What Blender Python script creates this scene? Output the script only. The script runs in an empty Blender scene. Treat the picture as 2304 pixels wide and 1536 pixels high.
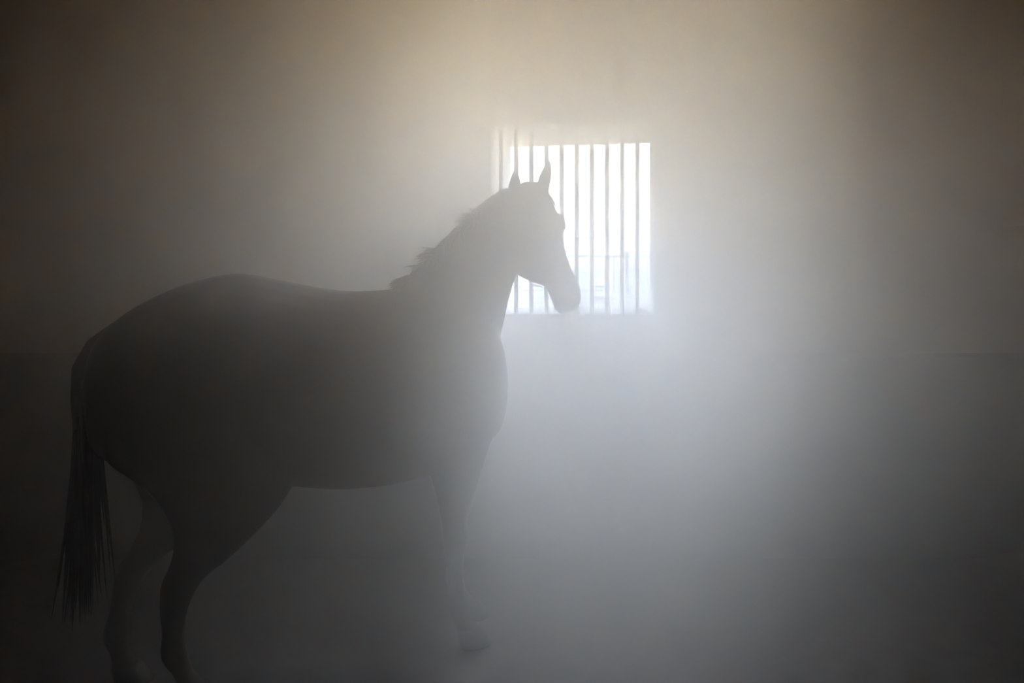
import bpy, bmesh, math, random
from mathutils import Vector, Matrix, noise

random.seed(7)
sc = bpy.context.scene
C = sc.collection

# ------------------------------------------------------------------ camera
F = 1700.0                       # focal length in pixels of the 2304 x 1536 frame
VX, VY = 1400.0, 600.0           # where level lines into the depth meet
EYE = 1.6
cam = bpy.data.objects.new('camera', bpy.data.cameras.new('camera'))
C.objects.link(cam)
cam.location = (0, 0, EYE)
cam.rotation_euler = (math.radians(90), 0, 0)
cam.data.sensor_width = 36.0
cam.data.lens = 36.0 * F / 2304.0
cam.data.shift_x = -(VX - 1152.0) / 2304.0
cam.data.shift_y = -(768.0 - VY) / 2304.0
cam.data.clip_start = 0.02
cam.data.clip_end = 2000
sc.camera = cam

# ------------------------------------------------------------------ sky, exposure
SKY_LOW = (0.76, 0.78, 0.80, 1)
SKY_HIGH = (2.58, 2.96, 3.42, 1)             # overcast: the zenith brighter than the horizon
SKY_STRENGTH = 1.0
EXPOSURE = 5.7729
HAZE_THIN = 0.0121
C1 = ((-0.0054, 2.0843, 2.0658), (0.7964, 1.2814, 2.2576), 2.617)
C2 = ((-0.2749, 3.017, 1.426), (3.3818, 1.0965, 2.6239), 1.9441)
C3 = ((1.6515, 3.0913, 1.6006), (1.1474, 1.75, 1.5826), 0.3205)
C4 = ((-1.5166, 2.4364, 0.2365), (1.4924, 0.8258, 1.0279), 0.1367)
HAZE_CLOUDS = (C1, C2, C3, C4)            # centre, radii, density of the drifting dust, thickest in front of the window
HAZE_G = 0.5329
HAZE_COLOR = (0.96, 0.938, 0.895, 1)

w = bpy.data.worlds.new('overcast_sky')
sc.world = w
w.use_nodes = True
nt = w.node_tree
nt.nodes.clear()
out = nt.nodes.new('ShaderNodeOutputWorld')
bg = nt.nodes.new('ShaderNodeBackground')
tc = nt.nodes.new('ShaderNodeTexCoord')
sx = nt.nodes.new('ShaderNodeSeparateXYZ')
mr = nt.nodes.new('ShaderNodeMapRange')
mx = nt.nodes.new('ShaderNodeMix')
mx.data_type = 'RGBA'
mr.inputs['From Min'].default_value = 0.0
mr.inputs['From Max'].default_value = 1.0
nt.links.new(tc.outputs['Generated'], sx.inputs[0])
nt.links.new(sx.outputs['Z'], mr.inputs['Value'])
nt.links.new(mr.outputs['Result'], mx.inputs['Factor'])
mx.inputs[6].default_value = SKY_LOW
mx.inputs[7].default_value = SKY_HIGH
nt.links.new(mx.outputs[2], bg.inputs['Color'])
bg.inputs['Strength'].default_value = SKY_STRENGTH
nt.links.new(bg.outputs[0], out.inputs[0])

sc.view_settings.view_transform = 'Standard'
sc.view_settings.look = 'None'
sc.view_settings.gamma = 1.0
sc.view_settings.use_curve_mapping = False
sc.view_settings.exposure = EXPOSURE
cy = sc.cycles
cy.max_bounces = 10
cy.diffuse_bounces = 4
VB = 6
cy.volume_bounces = VB
cy.transparent_max_bounces = 8
cy.use_denoising = True
cy.use_adaptive_sampling = False
cy.volume_step_rate = 3.0
cy.volume_max_steps = 64
cy.use_light_tree = False
cy.sample_clamp_indirect = 8.0

# ------------------------------------------------------------------ sizes of the place
Y_IN, Y_OUT = 4.2, 4.9           # room side and yard side of the window wall
XL, XR, YB, ZC = -4.1, 3.1, -3.0, 3.35
def at(px, py, d):
    """the point at depth d behind a pixel of the photograph"""
    return Vector(((px - VX) / F * d, d, EYE - (py - VY) / F * d))
WX0, WX1 = at(1148, 0, Y_OUT).x, at(1462, 0, Y_OUT).x
WZ0 = at(0, 684, Y_OUT).z
WZ0_IN = at(0, 706, Y_IN).z
WZ1_L, WZ1_R = at(0, 330, Y_OUT).z, at(0, 321, Y_OUT).z

# portal: guides light samples through the window opening, gives no light itself
pl = bpy.data.lights.new('window_portal', 'AREA')
pl.shape = 'RECTANGLE'
pl.size, pl.size_y = WX1 - WX0 + 0.04, WZ1_R - WZ0 + 0.04
po = bpy.data.objects.new('window_portal', pl)
C.objects.link(po)
po.location = ((WX0 + WX1) / 2, Y_OUT + 0.02, (WZ0 + WZ1_R) / 2)
po.rotation_euler = (math.radians(-90), 0, 0)
pl.cycles.is_portal = True

# ------------------------------------------------------------------ helpers
def mat(name, col, rough=0.8, var=0.0, scale=6.0, bump=0.0, col2=None, metallic=0.0, stretch=(1, 1, 1)):
    m = bpy.data.materials.new(name)
    m.use_nodes = True
    n, l = m.node_tree.nodes, m.node_tree.links
    p = n['Principled BSDF']
    p.inputs['Roughness'].default_value = rough
    p.inputs['Metallic'].default_value = metallic
    if 'Specular IOR Level' in p.inputs:
        p.inputs['Specular IOR Level'].default_value = 0.25
    t = n.new('ShaderNodeTexCoord')
    mp = n.new('ShaderNodeMapping')
    mp.inputs['Scale'].default_value = stretch
    ns = n.new('ShaderNodeTexNoise')
    ns.inputs['Scale'].default_value = scale
    ns.inputs['Detail'].default_value = 6
    l.new(t.outputs['Object'], mp.inputs[0])
    l.new(mp.outputs[0], ns.inputs['Vector'])
    r = n.new('ShaderNodeValToRGB')
    c2 = col2 or tuple(max(0, c * (1 - var)) for c in col)
    r.color_ramp.elements[0].position, r.color_ramp.elements[1].position = 0.3, 0.7
    r.color_ramp.elements[0].color = (*c2, 1)
    r.color_ramp.elements[1].color = (*col, 1)
    l.new(ns.outputs['Fac'], r.inputs[0])
    l.new(r.outputs[0], p.inputs['Base Color'])
    if bump:
        b = n.new('ShaderNodeBump')
        b.inputs['Strength'].default_value = bump
        b.inputs['Distance'].default_value = 0.01
        l.new(ns.outputs['Fac'], b.inputs['Height'])
        l.new(b.outputs[0], p.inputs['Normal'])
    return m

def link(name, me, m=None, parent=None, kind=None):
    o = bpy.data.objects.new(name, me)
    C.objects.link(o)
    if m is not None and not me.materials:
        me.materials.append(m)
    if parent is not None:
        o.parent = parent
    if kind:
        o['kind'] = kind
    return o

def obj(name, bm, m, parent=None, kind=None, smooth=False):
    bmesh.ops.recalc_face_normals(bm, faces=bm.faces)
    me = bpy.data.meshes.new(name)
    bm.to_mesh(me)
    bm.free()
    if smooth:
        me.polygons.foreach_set('use_smooth', [True] * len(me.polygons))
    return link(name, me, m, parent, kind)

def thing(name, label, cat, loc=(0, 0, 0), group=None):
    o = bpy.data.objects.new(name, None)
    C.objects.link(o)
    o.location = loc
    o['label'], o['category'] = label, cat
    if group:
        o['group'] = group
    return o

def box(bm, x0, x1, y0, y1, z0, z1):
    v = [bm.verts.new(p) for p in ((x0, y0, z0), (x1, y0, z0), (x1, y1, z0), (x0, y1, z0),
                                   (x0, y0, z1), (x1, y0, z1), (x1, y1, z1), (x0, y1, z1))]
    for f in ((0, 3, 2, 1), (4, 5, 6, 7), (0, 1, 5, 4), (1, 2, 6, 5), (2, 3, 7, 6), (3, 0, 4, 7)):
        bm.faces.new([v[i] for i in f])
    return v

def loft(bm, rings):
    """skin a list of equally long rings and close both ends"""
    vs = [[bm.verts.new(p) for p in r] for r in rings]
    n = len(vs[0])
    for a, b in zip(vs, vs[1:]):
        for i in range(n):
            bm.faces.new((a[i], a[(i + 1) % n], b[(i + 1) % n], b[i]))
    for r, rv in ((vs[0], True), (vs[-1], False)):
        c = bm.verts.new(sum((v.co for v in r), Vector()) / n)
        for i in range(n):
            f = (r[(i + 1) % n], r[i], c) if rv else (r[i], r[(i + 1) % n], c)
            bm.faces.new(f)

def ring(c, u, v, ru, rv, n=20, e=2.0):
    """superellipse around c in the plane of u and v"""
    pts = []
    for i in range(n):
        a = 2 * math.pi * i / n
        ca, sa = math.cos(a), math.sin(a)
        pts.append(c + u * (ru * math.copysign(abs(ca) ** (2 / e), ca)) + v * (rv * math.copysign(abs(sa) ** (2 / e), sa)))
    return pts

def spline(rows, k):
    """Catmull-Rom through rows of numbers, k steps per span"""
    res = []
    n = len(rows)
    for i in range(n - 1):
        p0, p1, p2, p3 = rows[max(i - 1, 0)], rows[i], rows[i + 1], rows[min(i + 2, n - 1)]
        for s in range(k):
            t = s / k
            res.append([0.5 * (2 * b + (c - a) * t + (2 * a - 5 * b + 4 * c - d) * t * t + (3 * b - a - 3 * c + d) * t ** 3)
                        for a, b, c, d in zip(p0, p1, p2, p3)])
    res.append(list(rows[-1]))
    return res

def tube(bm, p0, p1, r, n=10):
    ax = (p1 - p0).normalized()
    u = ax.orthogonal().normalized()
    v = ax.cross(u)
    loft(bm, [ring(p0, u, v, r, r, n), ring(p1, u, v, r, r, n)])

# ------------------------------------------------------------------ materials
PLASTER = (0.39, 0.305, 0.245)
DADO = (0.165, 0.155, 0.165)
CEIL = (0.66, 0.42, 0.17)
EARTH = (0.108, 0.098, 0.098)
YARD = (0.65, 0.465, 0.225)
M_plaster = mat('ochre_plaster', PLASTER, 0.9, 0.08, 3.0, 0.25)
M_dado = mat('grey_dado', DADO, 0.8, 0.25, 4.0, 0.3)
M_boards = mat('dark_stained_boards', (0.07, 0.05, 0.035), 0.8, 0.3, 3.0, 0.2, stretch=(6, 6, 0.5))
M_ceiling = mat('wooden_ceiling', CEIL, 0.9, 0.1, 2.0, 0.2)
M_floor = mat('earth_floor', EARTH, 0.95, 0.4, 9.0, 0.8)
M_iron = mat('grey_iron', (0.10, 0.10, 0.105), 0.55, 0.2, 30.0, 0.1)
M_stone = mat('pale_render', (0.42, 0.41, 0.40), 0.85, 0.15, 12.0, 0.3)
M_coat = mat('dark_bay_coat', (0.055, 0.036, 0.024), 0.6, 0.35, 5.0, 0.05)
M_hair = mat('black_hair', (0.018, 0.015, 0.013), 0.55, 0.3, 20.0)
M_eye = mat('dark_eye', (0.012, 0.008, 0.006), 0.08)
M_hoof = mat('grey_hoof', (0.07, 0.06, 0.05), 0.6, 0.3, 18.0, 0.1, stretch=(1, 1, 0.2))
M_ground = mat('sandy_ground', YARD, 0.95, 0.12, 0.8, 0.2)
M_bank = mat('grey_concrete', (0.27, 0.28, 0.29), 0.9, 0.08, 3.0, 0.2)
M_gravel = mat('grey_gravel', (0.28, 0.285, 0.29), 0.95, 0.35, 4.0, 0.5)
M_rock = mat('pale_rock', (0.6, 0.6, 0.59), 0.9, 0.15, 6.0, 0.4)
M_fence = mat('galvanised_steel', (0.16, 0.17, 0.18), 0.5, 0.15, 12.0)

# ------------------------------------------------------------------ the room
T = 0.35
bm = bmesh.new()
zf = -0.3
th = 0.03                                               # thickness of the lining in the opening
box(bm, XL - T, WX0 - th, Y_IN, Y_OUT, zf, ZC + T)
box(bm, WX1 + th, XR + T, Y_IN, Y_OUT, zf, ZC + T)
v = box(bm, WX0 - th, WX1 + th, Y_IN, Y_OUT, zf, WZ0 - th)            # under the sill, its top sloping into the room
for i in (4, 5):
    v[i].co.z = WZ0_IN - th
v = box(bm, WX0 - th, WX1 + th, Y_IN, Y_OUT, WZ1_L + th, ZC + T)       # over the crooked lintel
for i in (1, 2):
    v[i].co.z = WZ1_R + th
obj('wall_back', bm, M_plaster, kind='structure')
for nm, a in (('wall_left', (XL - T, XL, YB, Y_IN)), ('wall_right', (XR, XR + T, YB, Y_IN)), ('wall_front', (XL - T, XR + T, YB - T, YB))):
    bm = bmesh.new()
    box(bm, *a, zf, ZC + T)
    obj(nm, bm, M_boards if nm == 'wall_front' else M_plaster, kind='structure')
bm = bmesh.new()
box(bm, XL, XR, YB, Y_IN, ZC, ZC + T)
obj('ceiling', bm, M_ceiling, kind='structure')

# floor: trodden earth with a low bank of bedding along the right wall
bm = bmesh.new()
NX, NY = 72, 62
def floor_z(x, y):
    z = 0.012 * noise.noise(Vector((x * 2.3, y * 2.3, 0))) + 0.008 * noise.noise(Vector((x * 7, y * 7, 3)))
    z -= 0.014
    s = max(0.0, min(1.0, (x - (XR - 1.3)) / 1.1))
    z += 0.17 * s * s * (3 - 2 * s) * (0.8 + 0.4 * noise.noise(Vector((x, y * 1.7, 9))))
    return z
g = [[bm.verts.new((XL + (XR - XL) * i / NX, YB + (Y_IN - YB) * j / NY, 0)) for i in range(NX + 1)] for j in range(NY + 1)]
for row in g:
    for q in row:
        q.co.z = floor_z(q.co.x, q.co.y)
for j in range(NY):
    for i in range(NX):
        bm.faces.new((g[j][i], g[j][i + 1], g[j + 1][i + 1], g[j + 1][i]))
obj('floor', bm, M_floor, kind='structure', smooth=True)

# dark lower band of the walls, two centimetres proud, with a chamfered top
ZD = at(0, 794, Y_IN).z
def dado(name, a, b, inward):
    a, b, n_ = Vector(a), Vector(b), Vector(inward)
    bm = bmesh.new()
    prof = ((-0.02, -0.25), (0.022, -0.25), (0.022, ZD - 0.02), (0.004, ZD), (-0.02, ZD))
    r = [[bm.verts.new(p + n_ * o_ + Vector((0, 0, z))) for o_, z in prof] for p in (a, b)]
    k = len(prof)
    for i in range(k):
        bm.faces.new((r[0][i], r[0][(i + 1) % k], r[1][(i + 1) % k], r[1][i]))
    bm.faces.new(r[0])
    bm.faces.new(r[1][::-1])
    obj(name, bm, M_dado, kind='structure')
dado('trim_1', (XL, Y_IN, 0), (XR, Y_IN, 0), (0, -1, 0))
dado('trim_2', (XL, YB, 0), (XL, Y_IN, 0), (1, 0, 0))
dado('trim_3', (XR, YB, 0), (XR, Y_IN, 0), (-1, 0, 0))

# window: stone sill slab and the row of upright iron bars let into it
bm = bmesh.new()
ya, yb, th = Y_IN - 0.012, Y_OUT + 0.02, 0.03
prof = []                                               # the opening lined with pale render, sill slab included
for y, z0 in ((ya, WZ0_IN), (yb, WZ0)):
    prof.append([bm.verts.new(p) for p in ((WX0, y, z0), (WX1, y, z0), (WX1, y, WZ1_R), (WX0, y, WZ1_L))])
    prof.append([bm.verts.new(p) for p in ((WX0 - th, y, z0 - th), (WX1 + th, y, z0 - th), (WX1 + th, y, WZ1_R + th), (WX0 - th, y, WZ1_L + th))])
for i in range(4):
    k = (i + 1) % 4
    bm.faces.new((prof[0][i], prof[0][k], prof[2][k], prof[2][i]))
    bm.faces.new((prof[1][k], prof[1][i], prof[3][i], prof[3][k]))
    bm.faces.new((prof[0][k], prof[0][i], prof[1][i], prof[1][k]))
    bm.faces.new((prof[2][i], prof[2][k], prof[3][k], prof[3][i]))
win = obj('window_1', bm, M_stone, kind='structure')
YBAR = Y_IN + 0.10
bar_me = None
for k in range(10):
    x = at(1161.4 + 34.05 * (k - 1), 0, YBAR).x
    zt = WZ1_L + (WZ1_R - WZ1_L) * (x - WX0) / (WX1 - WX0)
    zb = WZ0_IN + (WZ0 - WZ0_IN) * (YBAR - Y_IN) / (Y_OUT - Y_IN)
    if bar_me is None:
        bm = bmesh.new()
        h0, h1 = zb - 0.02, WZ1_R + 0.04
        tube(bm, Vector((0, 0, h0)), Vector((0, 0, h1)), 0.0118, 12)
        o = obj('bar', bm, M_iron, win, smooth=False)
        bar_me = o.data
    else:
        o = link('bar', bar_me, M_iron, win)
    o.location = (x, YBAR, 0)

# ------------------------------------------------------------------ the yard outside
bm = bmesh.new()
gz = -0.05
box(bm, -140, 140, Y_OUT, 19.2, gz - 0.2, gz)
obj('ground_yard', bm, M_ground, kind='structure')
YF = 20.0                                               # railing line
ZT = at(0, 664, 19.6).z
bm = bmesh.new()
box(bm, -140, 140, 19.2, 20.4, gz - 0.2, ZT)
obj('retaining_wall', bm, M_bank, kind='structure')             # low retaining wall under the railing
bm = bmesh.new()
NX, NY = 90, 26
def land_z(x, y):
    t = (y - 20.4) / 600.0
    return ZT - 0.02 + 0.05 * noise.noise(Vector((x * .8, y * .8, 5))) * min(1, (y - 20.4)) + 0.25 * math.exp(-((y - 23) / 1.3) ** 2) * (0.6 + 0.8 * noise.noise(Vector((x * .5, 1, 7))))
g = []
for j in range(NY + 1):
    y = 20.4 + 600 * (j / NY) ** 4
    sp = 8 + 1.2 * (y - 20)
    g.append([bm.verts.new((-1 + sp * (2 * i / NX - 1), y, land_z(-1 + sp * (2 * i / NX - 1), y))) for i in range(NX + 1)])
for j in range(NY):
    for i in range(NX):
        bm.faces.new((g[j][i], g[j][i + 1], g[j + 1][i + 1], g[j + 1][i]))
obj('land', bm, M_gravel, kind='structure', smooth=True)

rail = thing('metal_railing', 'thin grey metal railing on the low wall outside the barred window', 'railing', (0, YF, ZT))
zr = [at(0, y, YF).z - ZT for y in (576, 613, 653)]
X0, X1, XP = -8.5, 6.0, at(1411, 0, YF).x
for nm, z, r in (('top_rail', zr[0], 0.022), ('middle_rail', zr[1], 0.016), ('bottom_rail', zr[2], 0.016)):
    bm = bmesh.new()
    tube(bm, Vector((X0, 0, z)), Vector((X1, 0, z)), r, 8)
    obj(nm, bm, M_fence, rail)
def posts(xs, r, z0, z1, nm):
    me = None
    for x in xs:
        if me is None:
            bm = bmesh.new()
            tube(bm, Vector((0, 0, z0)), Vector((0, 0, z1)), r, 6)
            o = obj(nm, bm, M_fence, rail)
            me = o.data
        else:
            o = link(nm, me, M_fence, rail)
        o.location = (x, 0, 0)
xs, x = [], XP - 0.12
while x > X0:
    xs.append(x)
    x -= 0.118
x = XP + 0.09
while x < X1:
    xs.append(x)
    x += 0.075
posts(xs, 0.008, 0.0, zr[0], 'baluster')
bm = bmesh.new()
box(bm, XP - 0.05, XP + 0.05, -0.05, 0.05, -0.01, at(0, 568, YF).z - ZT)
box(bm, XP - 0.06, XP + 0.06, -0.06, 0.06, at(0, 568, YF).z - ZT, at(0, 566, YF).z - ZT)
obj('post', bm, M_fence, rail)

def rock(px, py, d, s, label):
    p = at(px, py, d)
    bm = bmesh.new()
    bmesh.ops.create_icosphere(bm, subdivisions=2, radius=1)
    for q in bm.verts:
        k = 1 + 0.35 * noise.noise(q.co * 1.3 + Vector((px, py, 0)))
        q.co = Vector((q.co.x * s * k * 1.3, q.co.y * s * k, q.co.z * s * 0.7 * k))
    o = obj('rock', bm, M_rock)
    o.location = (p.x, p.y, land_z(p.x, p.y) + s * 0.3)
    o['label'], o['category'], o['group'] = label, 'rock', 'rocks beyond the railing'
rock(1348, 650, 23.2, 0.22, 'large white rock beyond the railing, right of the horse muzzle')
rock(1362, 650, 23.6, 0.16, 'small white rock touching the right side of the large rock beyond the railing')
rock(1318, 648, 23.8, 0.14, 'pale rock beyond the railing, just right of the horse muzzle')
rock(1208, 656, 23.0, 0.22, 'pale rock seen through the bars below the horse jaw')
rock(1178, 654, 24.2, 0.16, 'pale rock seen between the horse throat and jaw')

# ------------------------------------------------------------------ the horse
ALPHA = math.radians(25)
HO = Vector((-1.295, 3.04, 0))
ca, sa = math.cos(ALPHA), math.sin(ALPHA)
def L2W(x, y, z):
    return Vector((HO.x + x * ca - y * sa, HO.y + x * sa + y * ca, z))
FWD, LEFT, UP = Vector((ca, sa, 0)), Vector((-sa, ca, 0)), Vector((0, 0, 1))
bm = bmesh.new()
# trunk: x, top, bottom, half width
trunk = [(-0.71, 1.24, 1.04, 0.09), (-0.68, 1.335, 0.93, 0.19), (-0.60, 1.425, 0.87, 0.25), (-0.48, 1.50, 0.84, 0.285),
         (-0.36, 1.548, 0.83, 0.30), (-0.22, 1.575, 0.79, 0.30), (-0.05, 1.542, 0.735, 0.295), (0.15, 1.503, 0.695, 0.295),
         (0.35, 1.505, 0.69, 0.28), (0.50, 1.525, 0.71, 0.255), (0.62, 1.51, 0.75, 0.24), (0.72, 1.44, 0.81, 0.22),
         (0.80, 1.32, 0.86, 0.175), (0.832, 1.20, 0.97, 0.10)]
rs = []
for x, zt, zb, hw in spline(trunk, 3):
    rs.append(ring(L2W(x, 0, (zt + zb) / 2), LEFT, UP, hw, (zt - zb) / 2, 28, 2.15))
loft(bm, rs)
# neck: crest pixel + depth, underside pixel + depth, half width
neck = [(860, 690, 3.20, 1128, 900, 3.38, 0.20), (890, 655, 3.24, 1138, 850, 3.40, 0.185), (945, 605, 3.30, 1122, 778, 3.43, 0.15), (1010, 540, 3.38, 1132, 718, 3.49, 0.12),
        (1065, 487, 3.46, 1146, 655, 3.54, 0.105), (1115, 446, 3.54, 1165, 605, 3.60, 0.095), (1160, 425, 3.60, 1190, 560, 3.64, 0.085), (1185, 432, 3.62, 1205, 530, 3.66, 0.06)]
rs = []
crest = []
for i, (ax, ay, ad, bx, by, bd, hw) in enumerate(spline(neck, 3)):
    a, b = at(ax, ay, ad), at(bx, by, bd)
    v_ = (a - b)
    t = i / (3.0 * (len(neck) - 1))
    h = math.radians(25 + 22 * t)
    u = Vector((-math.sin(h), math.cos(h), 0))
    u = (u - v_.normalized() * u.dot(v_.normalized())).normalized()
    rs.append(ring((a + b) / 2, u, v_.normalized(), hw, v_.length / 2, 24, 2.0))
    crest.append((a, u, v_.normalized()))
loft(bm, rs)
# head frame: A runs from poll to muzzle, N out of the face, S to the horse's left
HY = math.radians(50)
H = Vector((math.cos(HY), math.sin(HY), 0))
S = Vector((-math.sin(HY), math.cos(HY), 0))
PIT = math.radians(62)
A = H * math.cos(PIT) - UP * math.sin(PIT)
N = H * math.sin(PIT) + UP * math.cos(PIT)
POLL = at(1190, 432, 3.62)
def hp(t, n_, s):
    return POLL + A * t + N * n_ + S * s
# t, face offset, jaw offset, half width
head = [(-0.05, 0.016, -0.06, 0.035), (-0.005, 0.062, -0.12, 0.07), (0.07, 0.098, -0.18, 0.09), (0.15, 0.094, -0.225, 0.098),
        (0.23, 0.092, -0.255, 0.093), (0.31, 0.080, -0.248, 0.075), (0.39, 0.073, -0.182, 0.060), (0.46, 0.073, -0.110, 0.056),
        (0.53, 0.078, -0.095, 0.059), (0.585, 0.078, -0.097, 0.057), (0.625, 0.056, -0.086, 0.048), (0.646, 0.015, -0.062, 0.028)]
rs = []
for t, f, b, hw in spline(head, 3):
    rs.append(ring(hp(t, (f + b) / 2, 0), S, N, hw, (f - b) / 2, 24, 2.2))
loft(bm, rs)
def ell(c, rx, ry, rz, u, v_, w_, seg=14):
    rr = []
    for i in range(1, 10):
        a = math.pi * i / 10
        rr.append(ring(c + w_ * (rz * math.cos(a)), u, v_, rx * math.sin(a), ry * math.sin(a), seg))
    loft(bm, rr)
for s in (-1, 1):
    ell(hp(0.186, 0.045, 0.080 * s), 0.024, 0.034, 0.055, S, N, A)      # brow over the eye
    ell(hp(0.205, -0.10, 0.05 * s), 0.05, 0.10, 0.10, S, N, A)          # round cheek
    ell(hp(0.515, 0.015, 0.038 * s), 0.024, 0.03, 0.04, S, N, A)        # nostril
# ears: base, tip, width
def ear(s, tip, base, wide=1.0):
    ax = tip - base
    L = ax.length
    ax.normalize()
    u = (S * 0.8 + H * 0.6)
    u = (u - ax * u.dot(ax)).normalized()
    v_ = ax.cross(u)
    prof = [(-0.1, 0.036), (0.0, 0.042), (0.2, 0.049), (0.4, 0.047), (0.6, 0.038), (0.8, 0.024), (0.93, 0.012), (1.0, 0.005)]
    rr = []
    for t, r in spline(prof, 2):
        bow = u * (0.012 * math.sin(math.pi * max(t, 0)) * s)
        rr.append(ring(base + ax * (L * t) + bow, u, v_, r * wide, r * 0.55 + 0.003, 14))
    loft(bm, rr)
ear(-1, at(1237, 360, 3.60), at(1218, 432, 3.60))
ear(1, at(1160, 380, 3.68), at(1158, 442, 3.68), 1.25)
# legs: x, z, radius along, radius across; y offset
def leg(rows, y, dx=0.0, dy=0.0):
    rr = []
    top = rows[0][1]
    for x, z, ra, rb in spline(rows, 3):
        k = (top - z) / top
        rr.append(ring(L2W(x + dx * k, y + dy * k, z), FWD, LEFT, ra, rb, 16))
    loft(bm, rr)
fore = [(0.58, 1.12, 0.20, 0.09), (0.59, 0.95, 0.18, 0.088), (0.585, 0.82, 0.135, 0.078), (0.58, 0.66, 0.085, 0.058), (0.57, 0.53, 0.053, 0.046), (0.575, 0.46, 0.054, 0.047),
        (0.567, 0.39, 0.040, 0.035), (0.565, 0.26, 0.032, 0.027), (0.565, 0.18, 0.042, 0.035), (0.585, 0.12, 0.034, 0.031), (0.61, 0.07, 0.045, 0.042), (0.62, 0.05, 0.05, 0.047)]
hind = [(-0.36, 1.30, 0.25, 0.12), (-0.345, 1.10, 0.31, 0.135), (-0.345, 0.94, 0.315, 0.125), (-0.29, 0.82, 0.26, 0.10), (-0.285, 0.70, 0.19, 0.078), (-0.325, 0.60, 0.135, 0.062), (-0.38, 0.52, 0.098, 0.052),
        (-0.435, 0.46, 0.070, 0.046), (-0.465, 0.38, 0.050, 0.036), (-0.475, 0.28, 0.037, 0.029), (-0.475, 0.19, 0.044, 0.037), (-0.45, 0.12, 0.034, 0.031), (-0.425, 0.07, 0.046, 0.043), (-0.415, 0.05, 0.05, 0.047)]
LEGS = [(fore, -0.15, 0.04, 0.03), (fore, 0.15, 0.10, -0.03), (hind, -0.16, 0.06, 0.03), (hind, 0.16, -0.20, -0.02)]
for rows, y, dx, dy in LEGS:
    leg(rows, y, dx, dy)
# dock of the tail
rr = []
for x, z, r in ((-0.58, 1.40, 0.05), (-0.67, 1.335, 0.042), (-0.725, 1.24, 0.034), (-0.735, 1.12, 0.028), (-0.735, 1.0, 0.02)):
    rr.append(ring(L2W(x, 0, z), FWD, LEFT, r, r, 12))
loft(bm, rr)

horse = thing('horse', 'dark horse standing in the haze, looking out of the barred window', 'horse', (HO.x, HO.y, 0))
INV = Matrix.Translation(-Vector((HO.x, HO.y, 0)))
bmesh.ops.transform(bm, matrix=INV, verts=bm.verts)
bmesh.ops.recalc_face_normals(bm, faces=bm.faces)
me = bpy.data.meshes.new('body_rough')
bm.to_mesh(me)
bm.free()
tmp = bpy.data.objects.new('body_rough', me)
C.objects.link(tmp)
rm = tmp.modifiers.new('remesh', 'REMESH')
rm.mode = 'VOXEL'
rm.voxel_size = 0.0085
sm = tmp.modifiers.new('smooth', 'SMOOTH')
sm.factor = 0.5
sm.iterations = 7
dg = bpy.context.evaluated_depsgraph_get()
body_me = bpy.data.meshes.new_from_object(tmp.evaluated_get(dg))
bpy.data.objects.remove(tmp)
bpy.data.meshes.remove(me)
body_me.name = 'body'
body_me.polygons.foreach_set('use_smooth', [True] * len(body_me.polygons))
body_me.materials.clear()
body = link('body', body_me, M_coat, horse)

def part(name, bm, m, smooth=True):
    bmesh.ops.transform(bm, matrix=INV, verts=bm.verts)
    return obj(name, bm, m, horse, smooth=smooth)
for s in (-1, 1):
    bm = bmesh.new()
    bmesh.ops.create_uvsphere(bm, u_segments=16, v_segments=10, radius=0.021, matrix=Matrix.Translation(hp(0.192, 0.034, 0.089 * s)))
    part('eye', bm, M_eye)
for rows, y, dx, dy in LEGS:
    x, z = rows[-1][0], rows[-1][1]
    k = (rows[0][1] - z) / rows[0][1]
    c = L2W(x + dx * k, y + dy * k, 0)
    bm = bmesh.new()
    rr = []
    for zz, ox, ra, rb in ((0.075, -0.008, 0.046, 0.044), (0.06, 0.0, 0.053, 0.051), (0.03, 0.012, 0.059, 0.056), (0.0, 0.022, 0.066, 0.062)):
        rr.append(ring(c + FWD * ox + UP * zz, FWD, LEFT, ra, rb, 18, 2.2))
    loft(bm, rr)
    part('hoof', bm, M_hoof)

def lock(bm, p, d, length, r, sag, n=5, wob=0.02):
    """one tapering lock of hair from p along d, sagging"""
    d = d.normalized()
    rr = []
    q = p.copy()
    off = Vector((random.gauss(0, wob), random.gauss(0, wob), random.gauss(0, wob)))
    for i in range(n + 1):
        t = i / n
        u = d.orthogonal().normalized()
        v_ = d.cross(u)
        rad = r * (1 - t) ** 0.8 + 0.0008
        rr.append(ring(q, u, v_, rad, rad * 0.8, 5))
        d = (d + Vector((0, 0, -sag / n)) + off / n * 4).normalized()
        q = q + d * (length / n)
    loft(bm, rr)
# mane along the crest, falling to both sides with some locks sticking up
bm = bmesh.new()
n = len(crest)
clumps = []
for t, hgt in ((0.06, 0.030), (0.13, 0.012), (0.21, 0.034), (0.27, 0.014), (0.345, 0.040), (0.42, 0.016), (0.50, 0.012),
               (0.565, 0.034), (0.63, 0.012), (0.70, 0.016), (0.78, 0.012), (0.86, 0.014), (0.93, 0.012)):
    clumps.append((t, hgt))
for t0, hgt in clumps:                                  # standing, windblown tufts
    for k in range(26):
        f = max(0.0, min(n - 1.01, (t0 + random.gauss(0, 0.022)) * (n - 1)))
        i = int(f)
        a = crest[i][0].lerp(crest[i + 1][0], f - i)
        u, vv = crest[i][1], crest[i][2]
        back = (crest[max(i - 1, 0)][0] - crest[i + 1][0]).normalized()
        p = a - vv * 0.008 + u * random.uniform(-0.014, 0.014)
        d = vv + back * random.uniform(0.1, 0.7) + u * random.gauss(0, 0.35)
        lock(bm, p, d, hgt * random.uniform(1.0, 1.9) + 0.012, 0.008, 0.7)
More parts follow.
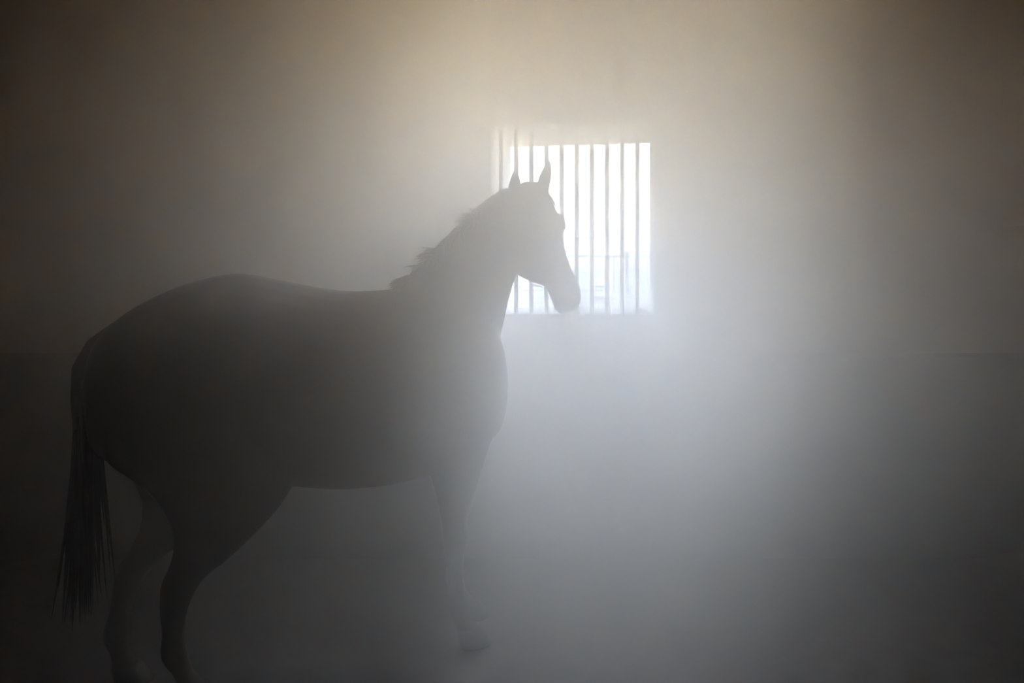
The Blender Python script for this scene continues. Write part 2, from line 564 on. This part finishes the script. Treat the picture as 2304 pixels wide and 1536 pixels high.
for k in range(420):
    t = random.random() ** 0.9
    f = t * (n - 2.001)
    i = int(f)
    a = crest[i][0].lerp(crest[i + 1][0], f - i)
    u, vv = crest[i][1], crest[i][2]
    back = (crest[max(i - 1, 0)][0] - crest[i + 1][0]).normalized()
    side = 1 if random.random() < 0.6 else -1
    p = a - vv * random.uniform(0.002, 0.014) + u * random.uniform(-0.012, 0.012)
    d = vv * random.uniform(0.25, 0.6) + u * side * random.uniform(0.5, 1.0) + back * random.uniform(0.0, 0.5)
    lock(bm, p, d, random.uniform(0.10, 0.17), 0.009, 2.0)
part('mane', bm, M_hair)
bm = bmesh.new()
for k in range(60):
    a = random.uniform(-0.03, 0.035)
    p = hp(a, 0.050 + 0.45 * (a + 0.03), random.uniform(-0.035, 0.035))
    d = A + N * random.uniform(0.22, 0.42) + S * random.gauss(0, 0.16)
    lock(bm, p, d, random.uniform(0.07, 0.13), 0.007, 0.35, 5, 0.012)
part('forelock', bm, M_hair)
bm = bmesh.new()
for k in range(230):
    t = random.random()
    p = L2W(-0.690 - 0.045 * min(1, t * 1.8), random.gauss(0, 0.016), 1.29 - 0.30 * t)
    d = -UP + FWD * random.uniform(-0.10, 0.07) + LEFT * random.gauss(0, 0.09)
    lock(bm, p, d, random.uniform(0.45, 0.95) - 0.25 * t, random.uniform(0.007, 0.012), 1.0, 8, 0.016)
part('tail', bm, M_hair)

# ------------------------------------------------------------------ the haze filling the room
bm = bmesh.new()
box(bm, XL + 0.03, XR - 0.03, YB + 0.01, Y_IN - 0.03, -0.03, ZC - 0.01)
hz = bpy.data.materials.new('dusty_haze')
hz.use_nodes = True
hz.node_tree.nodes.clear()
ho = hz.node_tree.nodes.new('ShaderNodeOutputMaterial')
vs = hz.node_tree.nodes.new('ShaderNodeVolumeScatter')
vs.inputs['Color'].default_value = HAZE_COLOR
def hn(t, **kw):
    n_ = hz.node_tree.nodes.new(t)
    for k_, v_ in kw.items():
        setattr(n_, k_, v_)
    return n_
hl = hz.node_tree.links.new
tcz = hn('ShaderNodeTexCoord')
total = None
for cen, rad, den in HAZE_CLOUDS:
    sbz = hn('ShaderNodeVectorMath', operation='SUBTRACT')
    sbz.inputs[1].default_value = cen
    dvz = hn('ShaderNodeVectorMath', operation='DIVIDE')
    dvz.inputs[1].default_value = rad
    lnz = hn('ShaderNodeVectorMath', operation='LENGTH')
    rgz = hn('ShaderNodeMapRange', interpolation_type='SMOOTHERSTEP')
    rgz.inputs['To Min'].default_value = den
    rgz.inputs['To Max'].default_value = 0.0
    hl(tcz.outputs['Object'], sbz.inputs[0])
    hl(sbz.outputs[0], dvz.inputs[0])
    hl(dvz.outputs[0], lnz.inputs[0])
    hl(lnz.outputs['Value'], rgz.inputs['Value'])
    adz = hn('ShaderNodeMath', operation='ADD')
    hl(rgz.outputs[0], adz.inputs[0])
    if total is None:
        adz.inputs[1].default_value = HAZE_THIN
    else:
        hl(total, adz.inputs[1])
    total = adz.outputs[0]
hl(total, vs.inputs['Density'])
vs.inputs['Anisotropy'].default_value = HAZE_G
hz.node_tree.links.new(vs.outputs[0], ho.inputs['Volume'])
haze = obj('haze', bm, hz, kind='stuff')
haze['label'] = 'pale dusty haze filling the whole stable'
haze['category'] = 'haze'
